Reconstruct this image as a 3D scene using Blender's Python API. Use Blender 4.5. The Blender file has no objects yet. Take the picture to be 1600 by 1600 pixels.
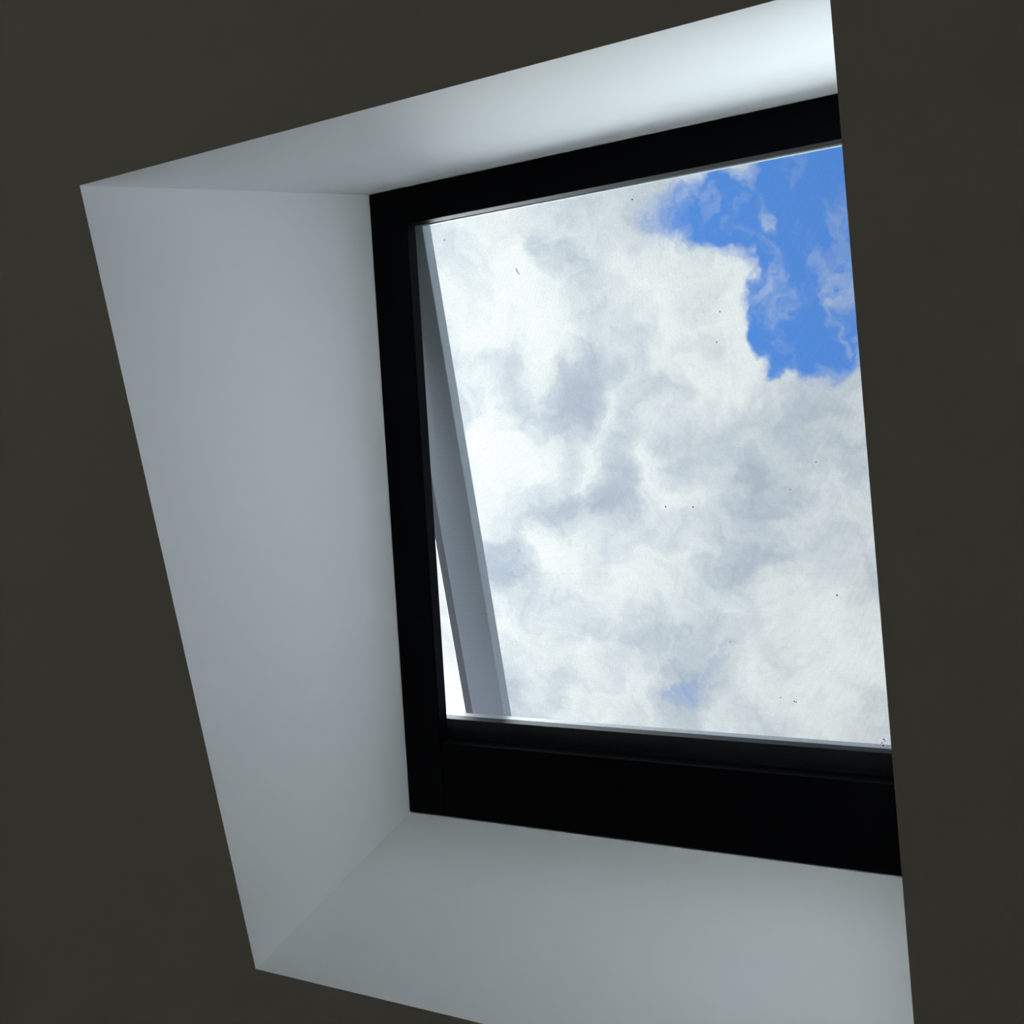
import bpy, bmesh, math, random
from mathutils import Matrix, Vector

sc = bpy.context.scene
col = sc.collection

# ------------------------------------------------------------------ camera
CAM_Z = 1.5
cam_data = bpy.data.cameras.new('camera')
cam_data.sensor_width = 36.0
cam_data.lens = 36.0 * 1674.857 / 1600.0
cam_data.clip_start = 0.01
cam = bpy.data.objects.new('camera', cam_data)
col.objects.link(cam)
cam.matrix_world = Matrix(((0.869709, 0.028489, 0.492742, 0.0),
                           (0.148356, -0.967256, -0.205930, 0.0),
                           (0.470741, 0.252201, -0.845457, CAM_Z),
                           (0, 0, 0, 1)))
sc.camera = cam

# ------------------------------------------------------------------ view
sc.view_settings.view_transform = 'Standard'
sc.view_settings.look = 'None'
sc.view_settings.gamma = 1.0
sc.view_settings.exposure = 0.12
sc.view_settings.use_curve_mapping = False

# ------------------------------------------------------------------ sky: a broken cloud layer, one unit above the eye
# p = direction.xy / direction.z is a point on that layer.  Each entry: centre x, y, half axes, turn, strength
CLEAR = [
    (-0.3312, -0.0451, 0.0478, 0.0810, 1.579, 1.00),
    (-0.2493, -0.0260, 0.0890, 0.0971, 2.833, 1.15),
    (-0.1891, -0.0107, 0.0730, 0.1543, -3.086, 1.00),
    (-0.1118, -0.0400, 0.1307, 0.1705, -2.887, 0.90),
    (-0.2626, 0.0522, 0.0441, 0.0783, -3.058, 1.10),
    (-0.2475, 0.0980, 0.0388, 0.0579, 1.684, 1.00),
    (-0.2903, -0.0554, 0.0172, 0.0523, 2.789, -0.80),
    (-0.2660, 0.0083, 0.0121, 0.0563, 2.971, -0.55),
    (-0.2152, 0.0382, 0.0134, 0.0509, 1.881, -0.50),
    (-0.4316, -0.0526, 0.0182, 0.0324, 2.012, 0.22),
    (-0.3733, 0.4149, 0.0253, 0.0709, -2.409, 0.36),
    (-0.4214, 0.4499, 0.0206, 0.0397, 1.125, 0.22),
    (-0.5954, 0.3175, 0.0231, 0.0436, 2.362, 0.30),
    (-0.4854, 0.1433, 0.0171, 0.0624, -2.707, 0.22),
]
SHADE = [
    (-0.4834, 0.1300, 0.0404, 0.0929, -2.690, 0.80),
    (-0.4507, 0.2064, 0.0295, 0.0782, -2.806, 0.70),
    (-0.5127, 0.2492, 0.0289, 0.0825, 1.277, 0.50),
    (-0.5954, 0.3175, 0.0444, 0.0663, 2.201, 0.70),
    (-0.3825, 0.4225, 0.0342, 0.0923, -2.339, 0.50),
    (-0.3217, 0.2383, 0.1054, 0.1466, -2.959, 0.35),
    (-0.4859, -0.0204, 0.0249, 0.0610, 2.327, 0.50),
    (-0.3622, 0.0276, 0.0544, 0.0966, 1.856, -0.60),
    (-0.5092, 0.0809, 0.0443, 0.0599, -2.913, -0.50),
    (-0.5143, 0.3102, 0.0649, 0.1049, 1.479, -0.60),
    (-0.5706, 0.1722, 0.0440, 0.0687, 1.845, -0.60),
    (-0.5700, -0.0127, 0.0691, 0.0791, -2.827, -0.60),
    (-0.3085, 0.4258, 0.0936, 0.1281, 1.448, -0.50),
]
SKY_STRENGTH = 0.79
BLUE_SKY = (0.115, 0.33, 0.90)
CLOUD_BRIGHT = (1.06, 1.10, 1.09)
CLOUD_DARK = (0.50, 0.57, 0.68)
SUN_DIR = Vector((-0.785, 0.11, 0.61)).normalized()
GLOW = 1.0
SUN_STRENGTH = 14.2

world = bpy.data.worlds.new('sky')
sc.world = world
world.use_nodes = True
world.cycles.sampling_method = 'MANUAL'
world.cycles.sample_map_resolution = 512
sun_data = bpy.data.lights.new('veiled_sun', 'SUN'); sun_data.energy = SUN_STRENGTH; sun_data.angle = math.radians(50); sun_data.color = (0.91, 0.98, 1.02)
sun = bpy.data.objects.new('veiled_sun', sun_data); col.objects.link(sun)
sun.rotation_euler = (-SUN_DIR).to_track_quat('-Z', 'Y').to_euler()
sc.cycles.use_adaptive_sampling = True
sc.cycles.adaptive_threshold = 0.03
sc.cycles.max_bounces = 6
sc.cycles.diffuse_bounces = 4
sc.cycles.use_light_tree = False
sc.cycles.caustics_reflective = False
sc.cycles.caustics_refractive = False
sc.cycles.glossy_bounces = 2
sc.cycles.transmission_bounces = 4
wt = world.node_tree
wt.nodes.clear()
wl = wt.links


def M(op, a, b=None, c=None, clamp=False):
    n = wt.nodes.new('ShaderNodeMath'); n.operation = op; n.use_clamp = clamp
    for i, v in enumerate((a, b, c)):
        if v is None: continue
        if isinstance(v, (int, float)): n.inputs[i].default_value = v
        else: wl.new(v, n.inputs[i])
    return n.outputs[0]


def VM(op, a, b=None, scale=None):
    n = wt.nodes.new('ShaderNodeVectorMath'); n.operation = op
    for i, v in enumerate((a, b)):
        if v is None: continue
        if isinstance(v, (tuple, list, Vector)): n.inputs[i].default_value = v
        else: wl.new(v, n.inputs[i])
    if scale is not None: n.inputs['Scale'].default_value = scale
    return n.outputs['Value'] if op in ('DOT_PRODUCT', 'LENGTH') else n.outputs[0]


def NOISE(vec, scale, detail, rough=0.55, distortion=0.0, colour=False):
    n = wt.nodes.new('ShaderNodeTexNoise'); n.noise_dimensions = '2D'
    wl.new(vec, n.inputs['Vector'])
    n.inputs['Scale'].default_value = scale; n.inputs['Detail'].default_value = detail
    n.inputs['Roughness'].default_value = rough; n.inputs['Distortion'].default_value = distortion
    return n.outputs['Color' if colour else 'Fac']


def SMOOTH(v, lo, hi, a=0.0, b=1.0):
    n = wt.nodes.new('ShaderNodeMapRange'); n.interpolation_type = 'SMOOTHSTEP'
    wl.new(v, n.inputs['Value'])
    for k, x in zip(('From Min', 'From Max', 'To Min', 'To Max'), (lo, hi, a, b)): n.inputs[k].default_value = x
    return n.outputs['Result']


def MIXC(f, a, b):
    n = wt.nodes.new('ShaderNodeMix'); n.data_type = 'RGBA'
    if isinstance(f, (int, float)): n.inputs[0].default_value = f
    else: wl.new(f, n.inputs[0])
    for i, v in ((6, a), (7, b)):
        if isinstance(v, tuple): n.inputs[i].default_value = (*v, 1)
        else: wl.new(v, n.inputs[i])
    return n.outputs[2]


def BLOBS(p1, table):
    """sum of soft elliptic patches on the layer (p1 = x, y, 1); each entry: centre x, y, half axes, turn, strength"""
    total = None
    for cx, cy, rx, ry, turn, amp in table:
        c, s = math.cos(turn), math.sin(turn)
        q1 = VM('DOT_PRODUCT', p1, (c / rx, s / rx, -(c * cx + s * cy) / rx))
        q2 = VM('DOT_PRODUCT', p1, (-s / ry, c / ry, -(c * cy - s * cx) / ry))
        r2 = M('MULTIPLY_ADD', q2, q2, M('MULTIPLY', q1, q1))
        total = M('MULTIPLY_ADD', M('SUBTRACT', 1.0, r2, clamp=True), amp, 0.0 if total is None else total)
    return total


tc = wt.nodes.new('ShaderNodeTexCoord').outputs['Generated']
dirn = VM('NORMALIZE', tc)
sep = wt.nodes.new('ShaderNodeSeparateXYZ'); wl.new(dirn, sep.inputs[0])
dz = M('MAXIMUM', sep.outputs[2], 0.06)
comb = wt.nodes.new('ShaderNodeCombineXYZ')
wl.new(M('DIVIDE', sep.outputs[0], dz), comb.inputs[0]); wl.new(M('DIVIDE', sep.outputs[1], dz), comb.inputs[1])
P = comb.outputs[0]
warp = VM('SUBTRACT', NOISE(P, 13.0, 4.0, 0.6, colour=True), (0.5, 0.5, 0.5))
Pw = VM('MULTIPLY', VM('ADD', P, VM('SCALE', warp, scale=0.10)), (1, 1, 0))
Pv = VM('ADD', VM('MULTIPLY', VM('ADD', P, VM('SCALE', warp, scale=0.07)), (1, 1, 0)), (0, 0, 1))
fine = NOISE(Pw, 14.0, 6.0, 0.62)
broad = NOISE(VM('ADD', P, (3.7, 1.9, 0.4)), 1.1, 1.0, 0.5)
# holes between the clouds: the ones above the window, and scattered others over the rest of the sky
away = SMOOTH(VM('LENGTH', VM('SUBTRACT', P, (-0.42, 0.2, 0.0))), 0.55, 1.1)
scattered = M('MULTIPLY', SMOOTH(broad, 0.50, 0.68), away)
clear = M('ADD', BLOBS(Pv, CLEAR), scattered)
clear = M('ADD', clear, M('MULTIPLY', M('SUBTRACT', fine, 0.5), 0.9))
hole = SMOOTH(clear, 0.22, 0.95)
hole = M('MULTIPLY', hole, SMOOTH(NOISE(VM('MULTIPLY', Pw, (1.0, 0.55, 0.0)), 22.0, 3.0, 0.6), 0.48, 0.80, 1.0, 0.55))
# folds and thicker parts of the clouds
fold = NOISE(Pw, 7.0, 5.0, 0.58)
shade = M('ADD', M('ADD', M('MULTIPLY', M('SUBTRACT', fold, 0.5), 1.6), M('MULTIPLY', M('SUBTRACT', fine, 0.5), 0.9)), M('MULTIPLY', BLOBS(Pv, SHADE), 0.75))
shade = SMOOTH(shade, -0.8, 1.0)
cloud = MIXC(shade, CLOUD_BRIGHT, CLOUD_DARK)
sky = MIXC(hole, cloud, BLUE_SKY)
# forward scattering around the veiled sun
sd = M('MAXIMUM', VM('DOT_PRODUCT', dirn, SUN_DIR), 0.0)
glow = M('ADD', M('MULTIPLY', M('POWER', sd, 7.0), GLOW), 1.0)
lit = wt.nodes.new('ShaderNodeVectorMath'); lit.operation = 'SCALE'
wl.new(sky, lit.inputs[0]); wl.new(glow, lit.inputs['Scale'])
# ground haze below the horizon
horizon = SMOOTH(sep.outputs[2], -0.02, 0.05)
final = MIXC(horizon, (0.16, 0.15, 0.12), lit.outputs[0])
bg = wt.nodes.new('ShaderNodeBackground'); wl.new(final, bg.inputs[0]); bg.inputs[1].default_value = SKY_STRENGTH
wo = wt.nodes.new('ShaderNodeOutputWorld'); wl.new(bg.outputs[0], wo.inputs[0])


# ------------------------------------------------------------------ materials
def mat(name, base, rough=0.6, spec=0.5, metal=0.0, bump=0.0, bump_scale=200.0, vary=0.0, vary_scale=3.0):
    m = bpy.data.materials.new(name); m.use_nodes = True
    nt = m.node_tree; b = nt.nodes['Principled BSDF']
    b.inputs['Base Color'].default_value = (*base, 1)
    b.inputs['Roughness'].default_value = rough; b.inputs['Metallic'].default_value = metal
    b.inputs['Specular IOR Level'].default_value = spec
    c = nt.nodes.new('ShaderNodeTexCoord')
    if vary:
        n = nt.nodes.new('ShaderNodeTexNoise'); n.inputs['Scale'].default_value = vary_scale; n.inputs['Detail'].default_value = 4
        nt.links.new(c.outputs['Object'], n.inputs['Vector'])
        mx = nt.nodes.new('ShaderNodeMix'); mx.data_type = 'RGBA'
        mx.inputs[6].default_value = (*[v * (1 - vary) for v in base], 1)
        mx.inputs[7].default_value = (*[min(1, v * (1 + vary)) for v in base], 1)
        nt.links.new(n.outputs['Fac'], mx.inputs[0]); nt.links.new(mx.outputs[2], b.inputs['Base Color'])
    if bump:
        n = nt.nodes.new('ShaderNodeTexNoise'); n.inputs['Scale'].default_value = bump_scale; n.inputs['Detail'].default_value = 3
        nt.links.new(c.outputs['Object'], n.inputs['Vector'])
        bp = nt.nodes.new('ShaderNodeBump'); bp.inputs['Strength'].default_value = bump; bp.inputs['Distance'].default_value = 0.001
        nt.links.new(n.outputs['Fac'], bp.inputs['Height']); nt.links.new(bp.outputs[0], b.inputs['Normal'])
    return m


PLASTER = mat('white_plaster', (0.93, 0.935, 0.93), 0.75, 0.3)
WALLPAINT = mat('wall_paint', (0.84, 0.82, 0.77), 0.8, 0.3)
OAK = mat('oak_floor', (0.52, 0.41, 0.28), 0.5, 0.4, vary=0.12, vary_scale=6)
BLACK = mat('black_lacquer', (0.0012, 0.0012, 0.0022), 0.5, 0.06)
BLACK_EDGE = mat('black_gasket', (0.006, 0.006, 0.007), 0.8, 0.15)
SASHGREY = mat('pale_grey_aluminium', (0.84, 0.92, 0.97), 0.55, 0.4)
SASHDARK = mat('grey_cladding', (0.42, 0.44, 0.45), 0.6, 0.3)
SILVER = mat('brushed_bead', (0.42, 0.44, 0.47), 0.45, 0.5, metal=0.3)
MESHWIRE = mat('dark_mesh_fibre', (0.06, 0.065, 0.07), 0.7, 0.2)
DIRT = mat('dark_dirt', (0.03, 0.025, 0.02), 0.9, 0.1)
ROOFING = mat('roof_membrane', (0.10, 0.10, 0.11), 0.9, 0.2, vary=0.15)


def glass_material():
    m = bpy.data.materials.new('clear_glazing'); m.use_nodes = True
    nt = m.node_tree; nt.nodes.clear()
    o = nt.nodes.new('ShaderNodeOutputMaterial'); mx = nt.nodes.new('ShaderNodeMixShader')
    t = nt.nodes.new('ShaderNodeBsdfTransparent'); t.inputs[0].default_value = (0.915, 0.935, 0.935, 1)
    g = nt.nodes.new('ShaderNodeBsdfGlossy'); g.inputs['Roughness'].default_value = 0.0
    f = nt.nodes.new('ShaderNodeFresnel'); f.inputs[0].default_value = 1.12
    nt.links.new(f.outputs[0], mx.inputs[0]); nt.links.new(t.outputs[0], mx.inputs[1]); nt.links.new(g.outputs[0], mx.inputs[2])
    nt.links.new(mx.outputs[0], o.inputs[0])
    return m


GLASS = glass_material()


# ------------------------------------------------------------------ helpers
def tag(o, label, category=None, kind=None, group=None):
    o['label'] = label
    if category: o['category'] = category
    if kind: o['kind'] = kind
    if group: o['group'] = group
    return o


def obj(name, bm, material, parent=None, bevel=0.0, segments=2):
    bmesh.ops.recalc_face_normals(bm, faces=bm.faces)
    me = bpy.data.meshes.new(name); bm.to_mesh(me); bm.free()
    me.materials.append(material)
    o = bpy.data.objects.new(name, me); col.objects.link(o)
    if parent: o.parent = parent
    if bevel:
        b = o.modifiers.new('bevel', 'BEVEL'); b.width = bevel; b.segments = segments; b.limit_method = 'ANGLE'
    return o


def hexa(bm, pts):
    """box from 8 corners: bottom loop of four, then top loop of four"""
    v = [bm.verts.new(p) for p in pts]
    for f in ((3, 2, 1, 0), (4, 5, 6, 7), (0, 1, 5, 4), (1, 2, 6, 5), (2, 3, 7, 6), (3, 0, 4, 7)):
        bm.faces.new([v[i] for i in f])
    return v


def box(bm, x0, x1, y0, y1, z0, z1):
    return hexa(bm, [(x0, y0, z0), (x1, y0, z0), (x1, y1, z0), (x0, y1, z0), (x0, y0, z1), (x1, y0, z1), (x1, y1, z1), (x0, y1, z1)])


def extrude_profile(bm, profile, fn, a0, a1):
    """closed 2-D profile swept from a0 to a1; fn(a, p, q) gives the point; a0 / a1 may depend on the profile point"""
    A = a0 if callable(a0) else (lambda p, q: a0)
    B = a1 if callable(a1) else (lambda p, q: a1)
    r0 = [bm.verts.new(fn(A(p, q), p, q)) for p, q in profile]
    r1 = [bm.verts.new(fn(B(p, q), p, q)) for p, q in profile]
    n = len(profile)
    for i in range(n): bm.faces.new((r0[i], r0[(i + 1) % n], r1[(i + 1) % n], r1[i]))
    bm.faces.new(r0[::-1]); bm.faces.new(r1)


def slab_with_hole(bm, outer, hole_low, hole_high, zlow, zhigh, chamfer=0.0):
    """flat slab between zlow and zhigh (functions of x, y) with a rectangular hole"""
    ox0, ox1, oy0, oy1 = outer

    def ring(r, z): return [bm.verts.new((x, y, z(x, y))) for x, y in ((r[0], r[2]), (r[1], r[2]), (r[1], r[3]), (r[0], r[3]))]

    def bridge(a, b):
        for i in range(4): bm.faces.new((a[i], a[(i + 1) % 4], b[(i + 1) % 4], b[i]))
    olow = ring(outer, zlow); ohigh = ring(outer, zhigh)
    c = chamfer
    hl = ring((hole_low[0] - c, hole_low[1] + c, hole_low[2] - c, hole_low[3] + c), zlow)
    hh = ring(hole_high, zhigh)
    bridge(olow, ohigh); bridge(ohigh, hh)
    if c:
        hm = ring(hole_low, lambda x, y: zlow(x, y) + c)
        bridge(hh, hm); bridge(hm, hl)
    else: bridge(hh, hl)
    bridge(hl, olow)


# ------------------------------------------------------------------ room shell
CEIL = CAM_Z + 1.0
RX0, RX1, RY0, RY1 = -3.2, 1.8, -2.0, 2.6
HX0, HX1, HY0, HY1 = -1.1398, -0.1999, -0.2028, 0.9317     # ceiling opening
TOPY, BOTY = -0.1894, 0.9021                                # reveal at the window
PITCH = math.radians(10.44)
O = Vector((HX0, TOPY, CAM_Z + 1.62637))                    # upper left corner of the frame's room face
UX = Vector((1, 0, 0)); VX = Vector((0, math.cos(PITCH), -math.sin(PITCH))); WX = Vector((0, math.sin(PITCH), math.cos(PITCH)))
WIN_W, WIN_V = HX1 - HX0, 1.1098

bm = bmesh.new()
slab_with_hole(bm, (RX0, RX1, RY0, RY1), (HX0, HX1, HY0, HY1), (HX0, HX1, HY0 + 0.0003, HY1 - 0.0008),
               lambda x, y: CEIL, lambda x, y: CEIL + 0.0125, chamfer=0.0)
tag(obj('ceiling', bm, PLASTER), 'flat matt ceiling in shadow around the skylight shaft', 'ceiling', 'structure')

bm = bmesh.new(); box(bm, RX0 - .2, RX1 + .2, RY0 - .2, RY1 + .2, -0.15, 0.0)
tag(obj('floor', bm, OAK), 'oak floor of the room below the skylight', 'floor', 'structure')


def wall(name, x0, x1, y0, y1, label, opening=None):
    b = bmesh.new()
    if opening is None: box(b, x0, x1, y0, y1, 0.0, CEIL + 0.0125)
    else:
        a0, a1, z0, z1 = opening                          # opening along x
        box(b, x0, a0, y0, y1, 0, CEIL + .0125); box(b, a1, x1, y0, y1, 0, CEIL + .0125)
        box(b, a0, a1, y0, y1, z1, CEIL + .0125)
        if z0 > 0: box(b, a0, a1, y0, y1, 0, z0)
    return tag(obj(name, b, WALLPAINT), label, 'wall', 'structure')


FILL_DOOR = (-3.0, -0.8, 0.0, 2.1)  # unseen opening, added and sized to light the ceiling
wall('wall_left', RX0 - .2, RX0, RY0 - .2, RY1 + .2, 'painted wall on the left of the room')
wall('wall_right', RX1, RX1 + .2, RY0 - .2, RY1 + .2, 'painted wall on the right of the room')
wall('wall_far', RX0, RX1, RY0 - .2, RY0, 'painted wall with an added glazed double door beyond the upper end of the skylight', FILL_DOOR)
wall('wall_near', RX0, RX1, RY1, RY1 + .2, 'painted wall beyond the lower end of the skylight')

# added, unseen glazed double door in the far wall; its daylight brightens the ceiling
d2 = bpy.data.objects.new('fill_door_1', None); col.objects.link(d2); d2.location = (FILL_DOOR[0], RY0 - 0.13, 0)
tag(d2, 'unseen glazed double door with slim black frame, added to brighten the ceiling', 'door', 'structure')
dw, dh = FILL_DOOR[1] - FILL_DOOR[0], FILL_DOOR[3]
for i in range(2):
    x0 = i * dw / 2; x1 = x0 + dw / 2
    b = bmesh.new()
    box(b, x0, x0 + .05, 0, .05, 0, dh); box(b, x1 - .05, x1, 0, .05, 0, dh)
    box(b, x0 + .05, x1 - .05, 0, .05, 0, .08); box(b, x0 + .05, x1 - .05, 0, .05, dh - .05, dh)
    leaf = obj('fill_door_leaf', b, BLACK, d2)
    b = bmesh.new(); box(b, x0 + .05, x1 - .05, .02, .03, .08, dh - .05); obj('pane', b, GLASS, leaf)


# ------------------------------------------------------------------ skylight shaft: four plastered panels
def window_z(y):                                            # height of the frame's room face above a plan position
    return O.z - math.tan(PITCH) * (y - O.y)


Z0 = CEIL + 0.0125
EXT = 0.03                                                  # the lining runs on behind the frame edge
T = 0.018


def top_z(y): return window_z(y) + EXT


HYa, HYb = HY0 + 0.0003, HY1 - 0.0008
# side panels
for name, xi, xo, lab in (('trim_1', HX0, HX0 - T, 'tall white plastered side of the skylight shaft on the left'),
                          ('trim_2', HX1, HX1 + T, 'white plastered side of the skylight shaft behind the right ceiling edge')):
    b = bmesh.new()
    x0, x1 = min(xi, xo), max(xi, xo)
    ya, yb = HYa - T, HYb + T
    ta, tb = TOPY - T, BOTY + T
    hexa(b, [(x0, ya, Z0), (x1, ya, Z0), (x1, yb, Z0), (x0, yb, Z0), (x0, ta, top_z(ta)), (x1, ta, top_z(ta)), (x1, tb, top_z(tb)), (x0, tb, top_z(tb))])
    tag(obj(name, b, PLASTER), lab, 'reveal', 'structure')
for name, yl, yh, s, lab in (('trim_3', HYa, TOPY, -1, 'brightest white plastered panel at the upper end of the skylight shaft'),
                             ('trim_4', HYb, BOTY, 1, 'shaded white plastered panel at the lower end of the skylight shaft')):
    b = bmesh.new()
    l0, l1 = sorted((yl, yl + s * T)); h0, h1 = sorted((yh, yh + s * T))
    # carry the slope of the panel on to its upper edge
    hexa(b, [(HX0, l0, Z0), (HX1, l0, Z0), (HX1, l1, Z0), (HX0, l1, Z0), (HX0, h0, top_z(h0)), (HX1, h0, top_z(h0)), (HX1, h1, top_z(h1)), (HX0, h1, top_z(h1))])
    tag(obj(name, b, PLASTER), lab, 'reveal', 'structure')

# roof slab round the window, parallel to it
bm = bmesh.new()
g = T + 0.002
slab_with_hole(bm, (RX0 - .4, RX1 + .4, RY0 - .4, RY1 + .4), (HX0 - g, HX1 + g, TOPY - g - .004, BOTY + g + .004), (HX0 - g, HX1 + g, TOPY - g - .004, BOTY + g + .004),
               lambda x, y: window_z(y) - 0.06, lambda x, y: window_z(y) + 0.035)
tag(obj('roof', bm, ROOFING), 'low pitched dark roof deck around the skylight', 'roof', 'structure')

# ------------------------------------------------------------------ the roof window
win = bpy.data.objects.new('window_1', None); col.objects.link(win)
win.matrix_world = Matrix((( UX.x, VX.x, WX.x, O.x), (UX.y, VX.y, WX.y, O.y), (UX.z, VX.z, WX.z, O.z), (0, 0, 0, 1)))
tag(win, 'black framed top hung skylight window propped open under a cloudy sky', 'window', 'structure')
E_ = 0.0008
U1 = WIN_W - E_

# jambs: room face 77 mm wide, thin lip, slim upstand behind it
JP = [(E_, 0), (0.0775, 0), (0.0775, 0.026), (0.024, 0.026), (0.024, 0.098), (E_, 0.098)]
for side in (0, 1):
    b = bmesh.new()
    prof = [(p if side == 0 else WIN_W - p, q) for p, q in JP]
    extrude_profile(b, prof, lambda a, p, q: (p, a, q), E_, WIN_V - E_)
    o = obj('frame_jamb', b, BLACK, win, 0.0012)
    o['label'] = 'black frame jamb'
# head
b = bmesh.new(); box(b, 0.0775, WIN_W - 0.0775, E_, 0.0625, 0.0, 0.026); box(b, 0.0243, WIN_W - 0.0243, E_, 0.022, 0.0262, 0.062)
obj('frame_head', b, BLACK, win, 0.0012)['label'] = 'black frame head'
# deep cover box along the lower end, and the sill behind it
b = bmesh.new(); box(b, 0.0775, WIN_W - 0.0775, 0.9765, WIN_V - E_, 0.0, 0.0495)
obj('lower_cover', b, BLACK, win, 0.0018)['label'] = 'deep black cover along the lower edge'
b = bmesh.new(); box(b, 0.026, WIN_W - 0.026, 0.9465, WIN_V - E_, 0.050, 0.0748)
obj('frame_sill', b, BLACK, win, 0.001)
b = bmesh.new(); box(b, 0.026, WIN_W - 0.026, 0.9465, 0.972, 0.075, 0.0985)
obj('glazing_bead', b, SILVER, win, 0.0015)['label'] = 'thin silver bead on the sill'

# unseen flashing collar, added to block sun leaking in between frame and roof
b = bmesh.new()
for a0, a1, c0, c1 in ((-0.09, 0.0, -0.09, WIN_V + 0.09), (WIN_W, WIN_W + 0.09, -0.09, WIN_V + 0.09), (0.0, WIN_W, -0.09, 0.0), (0.0, WIN_W, WIN_V, WIN_V + 0.09)):
    box(b, a0, a1, c0, c1, 0.036, 0.046)
obj('light_seal_collar', b, ROOFING, win)

# ------------------------------------------------------------------ insect screen
scr = bpy.data.objects.new('insect_screen', None); col.objects.link(scr); scr.matrix_world = win.matrix_world.copy()
tag(scr, 'fine dark insect mesh stretched across the opening of the black skylight frame', 'insect screen')
SW = 0.0300
b = bmesh.new()
u0, u1, v0, v1 = 0.026, WIN_W - 0.026, 0.026, 0.9755
pitch, wire = 0.0020, 0.00014
n = int((u1 - u0) / pitch)
for i in range(n + 1):
    u = u0 + i * pitch
    box(b, u - wire / 2, u + wire / 2, v0, v1, SW, SW + wire)
n = int((v1 - v0) / pitch)
for i in range(n + 1):
    v = v0 + i * pitch
    box(b, u0, u1, v - wire / 2, v + wire / 2, SW + wire, SW + 2 * wire)
wires = obj('mesh_wires', b, MESHWIRE, scr); wires['kind'] = 'stuff'
b = bmesh.new()
for a0, a1, c0, c1 in ((0.0262, 0.034, 0.0262, 0.976), (WIN_W - 0.034, WIN_W - 0.0262, 0.0262, 0.976), (0.034, WIN_W - 0.034, 0.0262, 0.034)):
    box(b, a0, a1, c0, c1, 0.0262, 0.0298)
obj('screen_edging', b, BLACK_EDGE, scr)
SPECKS = [(0.4868, 0.0853, 1.3), (0.1341, 0.0946, 1.0), (0.6198, 0.2765, 1.1), (0.6123, 0.3223, 1.0), (0.5149, 0.5713, 1.2), (0.5606, 0.5728, 1.3),
          (0.7753, 0.7097, 1.1), (0.7140, 0.5516, 0.8), (0.2443, 0.6388, 0.8), (0.1881, 0.4613, 0.8), (0.1712, 0.7494, 0.7), (0.7537, 0.5126, 0.9),
          (0.8326, 0.9200, 1.1), (0.8343, 0.9227, 0.8), (0.8297, 0.9259, 1.0), (0.8313, 0.9295, 1.1), (0.6843, 0.8673, 0.8), (0.7045, 0.8720, 1.1),
          (0.7074, 0.8728, 0.9), (0.6084, 0.7843, 0.8)]
SPECK_LABELS = {
    0: 'dark dirt speck on the mesh below the frame head where cloud meets blue sky',
    1: 'dark dirt speck on the mesh in the upper left corner beside the sash stile',
    2: 'upper of two dark specks on the mesh before bright cloud beside the blue sky',
    3: 'lower of two dark specks on the mesh before bright cloud beside the blue sky',
    4: 'left one of two dark specks side by side at the middle of the mesh',
    5: 'right one of two dark specks side by side at the middle of the mesh',
    6: 'lone dark speck on the mesh near the right ceiling edge in its lower third',
    7: 'lower of two faint specks on the mesh before grey cloud below the blue sky',
    8: 'faint speck on the mesh right of the sash stile where the white gap begins',
    9: 'topmost faint speck on the mesh close to the right side of the sash stile',
    10: 'lowest faint speck on the mesh touching the lower part of the sash stile',
    11: 'upper of two faint specks on the mesh before grey cloud below the blue sky',
    16: 'faint single speck on the mesh left of a pair above the sill',
    17: 'larger speck of the pair on the mesh above the sill',
    18: 'smaller speck of the pair on the mesh above the sill',
    19: 'faint speck on the mesh above the small blue gap low in the clouds',
}
random.seed(4)
for k_, (u, v, s) in enumerate(SPECKS):
    b = bmesh.new()
    bmesh.ops.create_icosphere(b, subdivisions=1, radius=0.0011 * s)
    for vt in b.verts:
        k = 0.75 + 0.5 * random.random()
        vt.co = Vector((vt.co.x * k, vt.co.y * k, vt.co.z * 0.5))
    o = obj('dirt_speck', b, DIRT)
    o.matrix_world = win.matrix_world @ Matrix.Translation((u, v, SW - 0.0003))
    tag(o, SPECK_LABELS.get(k_, 'tiny dark speck in the cluster at the lower right corner of the mesh'), 'dirt', group='dirt specks on the insect mesh')
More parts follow.
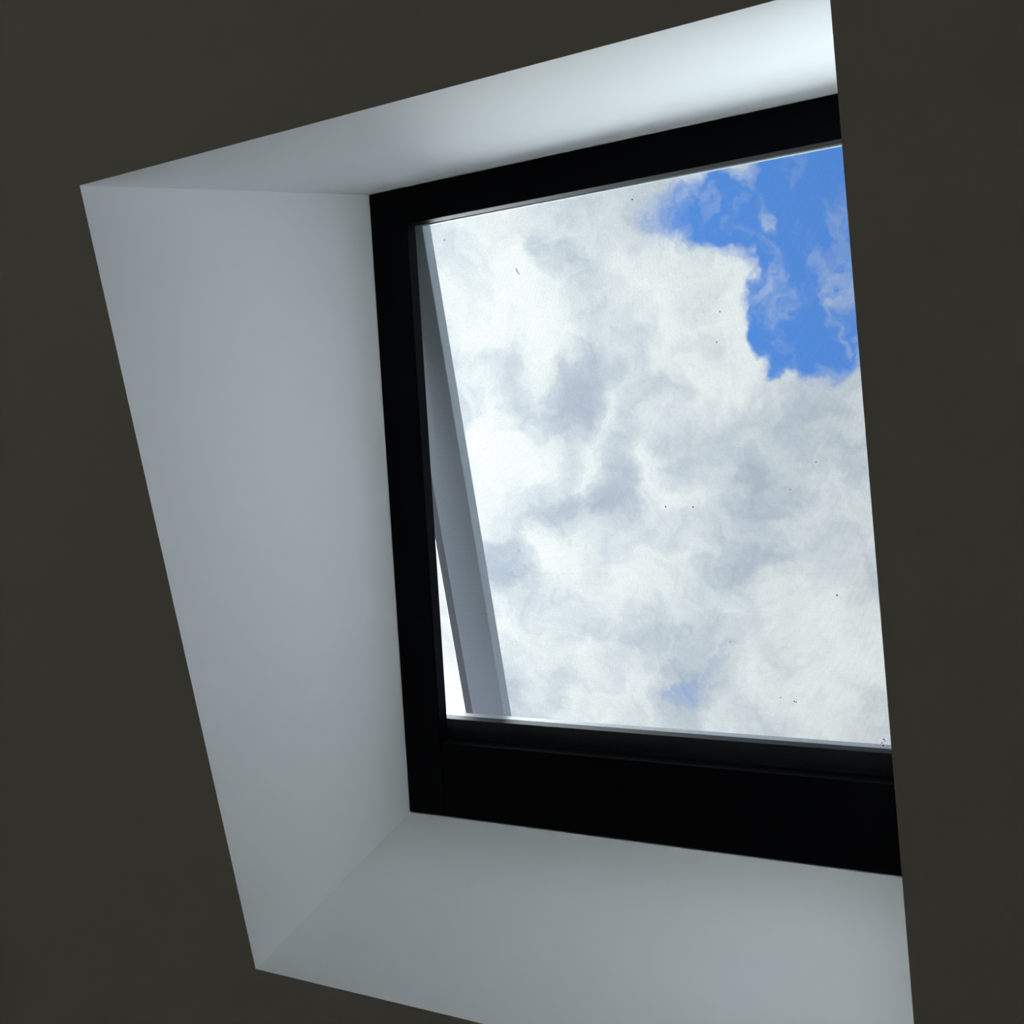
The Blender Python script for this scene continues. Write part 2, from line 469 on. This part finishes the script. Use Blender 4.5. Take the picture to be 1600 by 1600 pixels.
# a curled fibre caught on the mesh
cu = [(0.2722, 0.1625), (0.2724, 0.1650), (0.2733, 0.1682), (0.2750, 0.1712), (0.2772, 0.1738)]
b = bmesh.new(); r = 0.0007; rings = []
for u, v in cu: rings.append([b.verts.new((u - cu[2][0] + r * math.cos(t), v - cu[2][1], r * math.sin(t))) for t in (0, 1.57, 3.14, 4.71)])
for a_, c_ in zip(rings, rings[1:]):
    for i in range(4): b.faces.new((a_[i], a_[(i + 1) % 4], c_[(i + 1) % 4], c_[i]))
b.faces.new(rings[0]); b.faces.new(rings[-1][::-1])
o = obj('curled_fibre', b, DIRT)
o.matrix_world = win.matrix_world @ Matrix.Translation((cu[2][0], cu[2][1], SW - 0.0004))
tag(o, 'short curled dark fibre caught on the insect mesh near its upper left corner', 'fibre')

# ------------------------------------------------------------------ opened sash, hinged along the upper edge
OPEN = math.atan(0.1947)
sash = bpy.data.objects.new('sash', None); col.objects.link(sash); sash.parent = win
sash.location = (0, 0, 0.0639); sash.rotation_euler = (OPEN, 0, 0)
sash['label'] = 'pale grey opened sash with clear glass'
S0, S1, SI0, SI1 = -0.03, 1.125, 0.053, 1.045              # outer and inner ends along the slope
XI, XO = 0.060, -0.014
RAIL_H, GLASS_T = 0.055, 0.028
for side in (0, 1):
    sg = (lambda p: p) if side == 0 else (lambda p: WIN_W - p)
    b = bmesh.new()
    prof = [(sg(XO), 0), (sg(XI), 0), (sg(XI), GLASS_T), (sg(XI - 0.018), GLASS_T), (sg(XI - 0.018), RAIL_H), (sg(XO), RAIL_H)]
    extrude_profile(b, prof, lambda a, p, q: (p, a, q), S0, S1)
    rail = obj('sash_stile', b, SASHGREY, sash, 0.0015)
    b = bmesh.new()
    prof = [(sg(XO - 0.0005), 0.006), (sg(XO - 0.0005), 0.058), (sg(XO - 0.026), 0.058), (sg(XO - 0.026), 0.012), (sg(XO - 0.020), 0.006)]
    extrude_profile(b, prof, lambda a, p, q: (p, a, q), S0, S1)
    o = obj('outer_cladding', b, SASHDARK, sash, 0.001)
for s0, s1, lip in ((S0, SI0, SI0 - 0.018), (SI1, S1, SI1 + 0.018)):
    b = bmesh.new()
    inner = s1 if s0 == S0 else s0
    outer = s0 if s0 == S0 else s1
    prof = [(outer, 0), (inner, 0), (inner, GLASS_T), (lip, GLASS_T), (lip, RAIL_H), (outer, RAIL_H)]
    extrude_profile(b, prof, lambda a, p, q: (a, p, q), XI + 0.0002, WIN_W - XI - 0.0002)
    obj('sash_rail', b, SASHGREY, sash, 0.0015)
b = bmesh.new(); box(b, XI - 0.017, WIN_W - XI + 0.017, SI0 - 0.017, SI1 + 0.017, GLASS_T + 0.0005, GLASS_T + 0.0245)
o = obj('glass_pane', b, GLASS, sash); o['label'] = 'clear sealed glass pane'
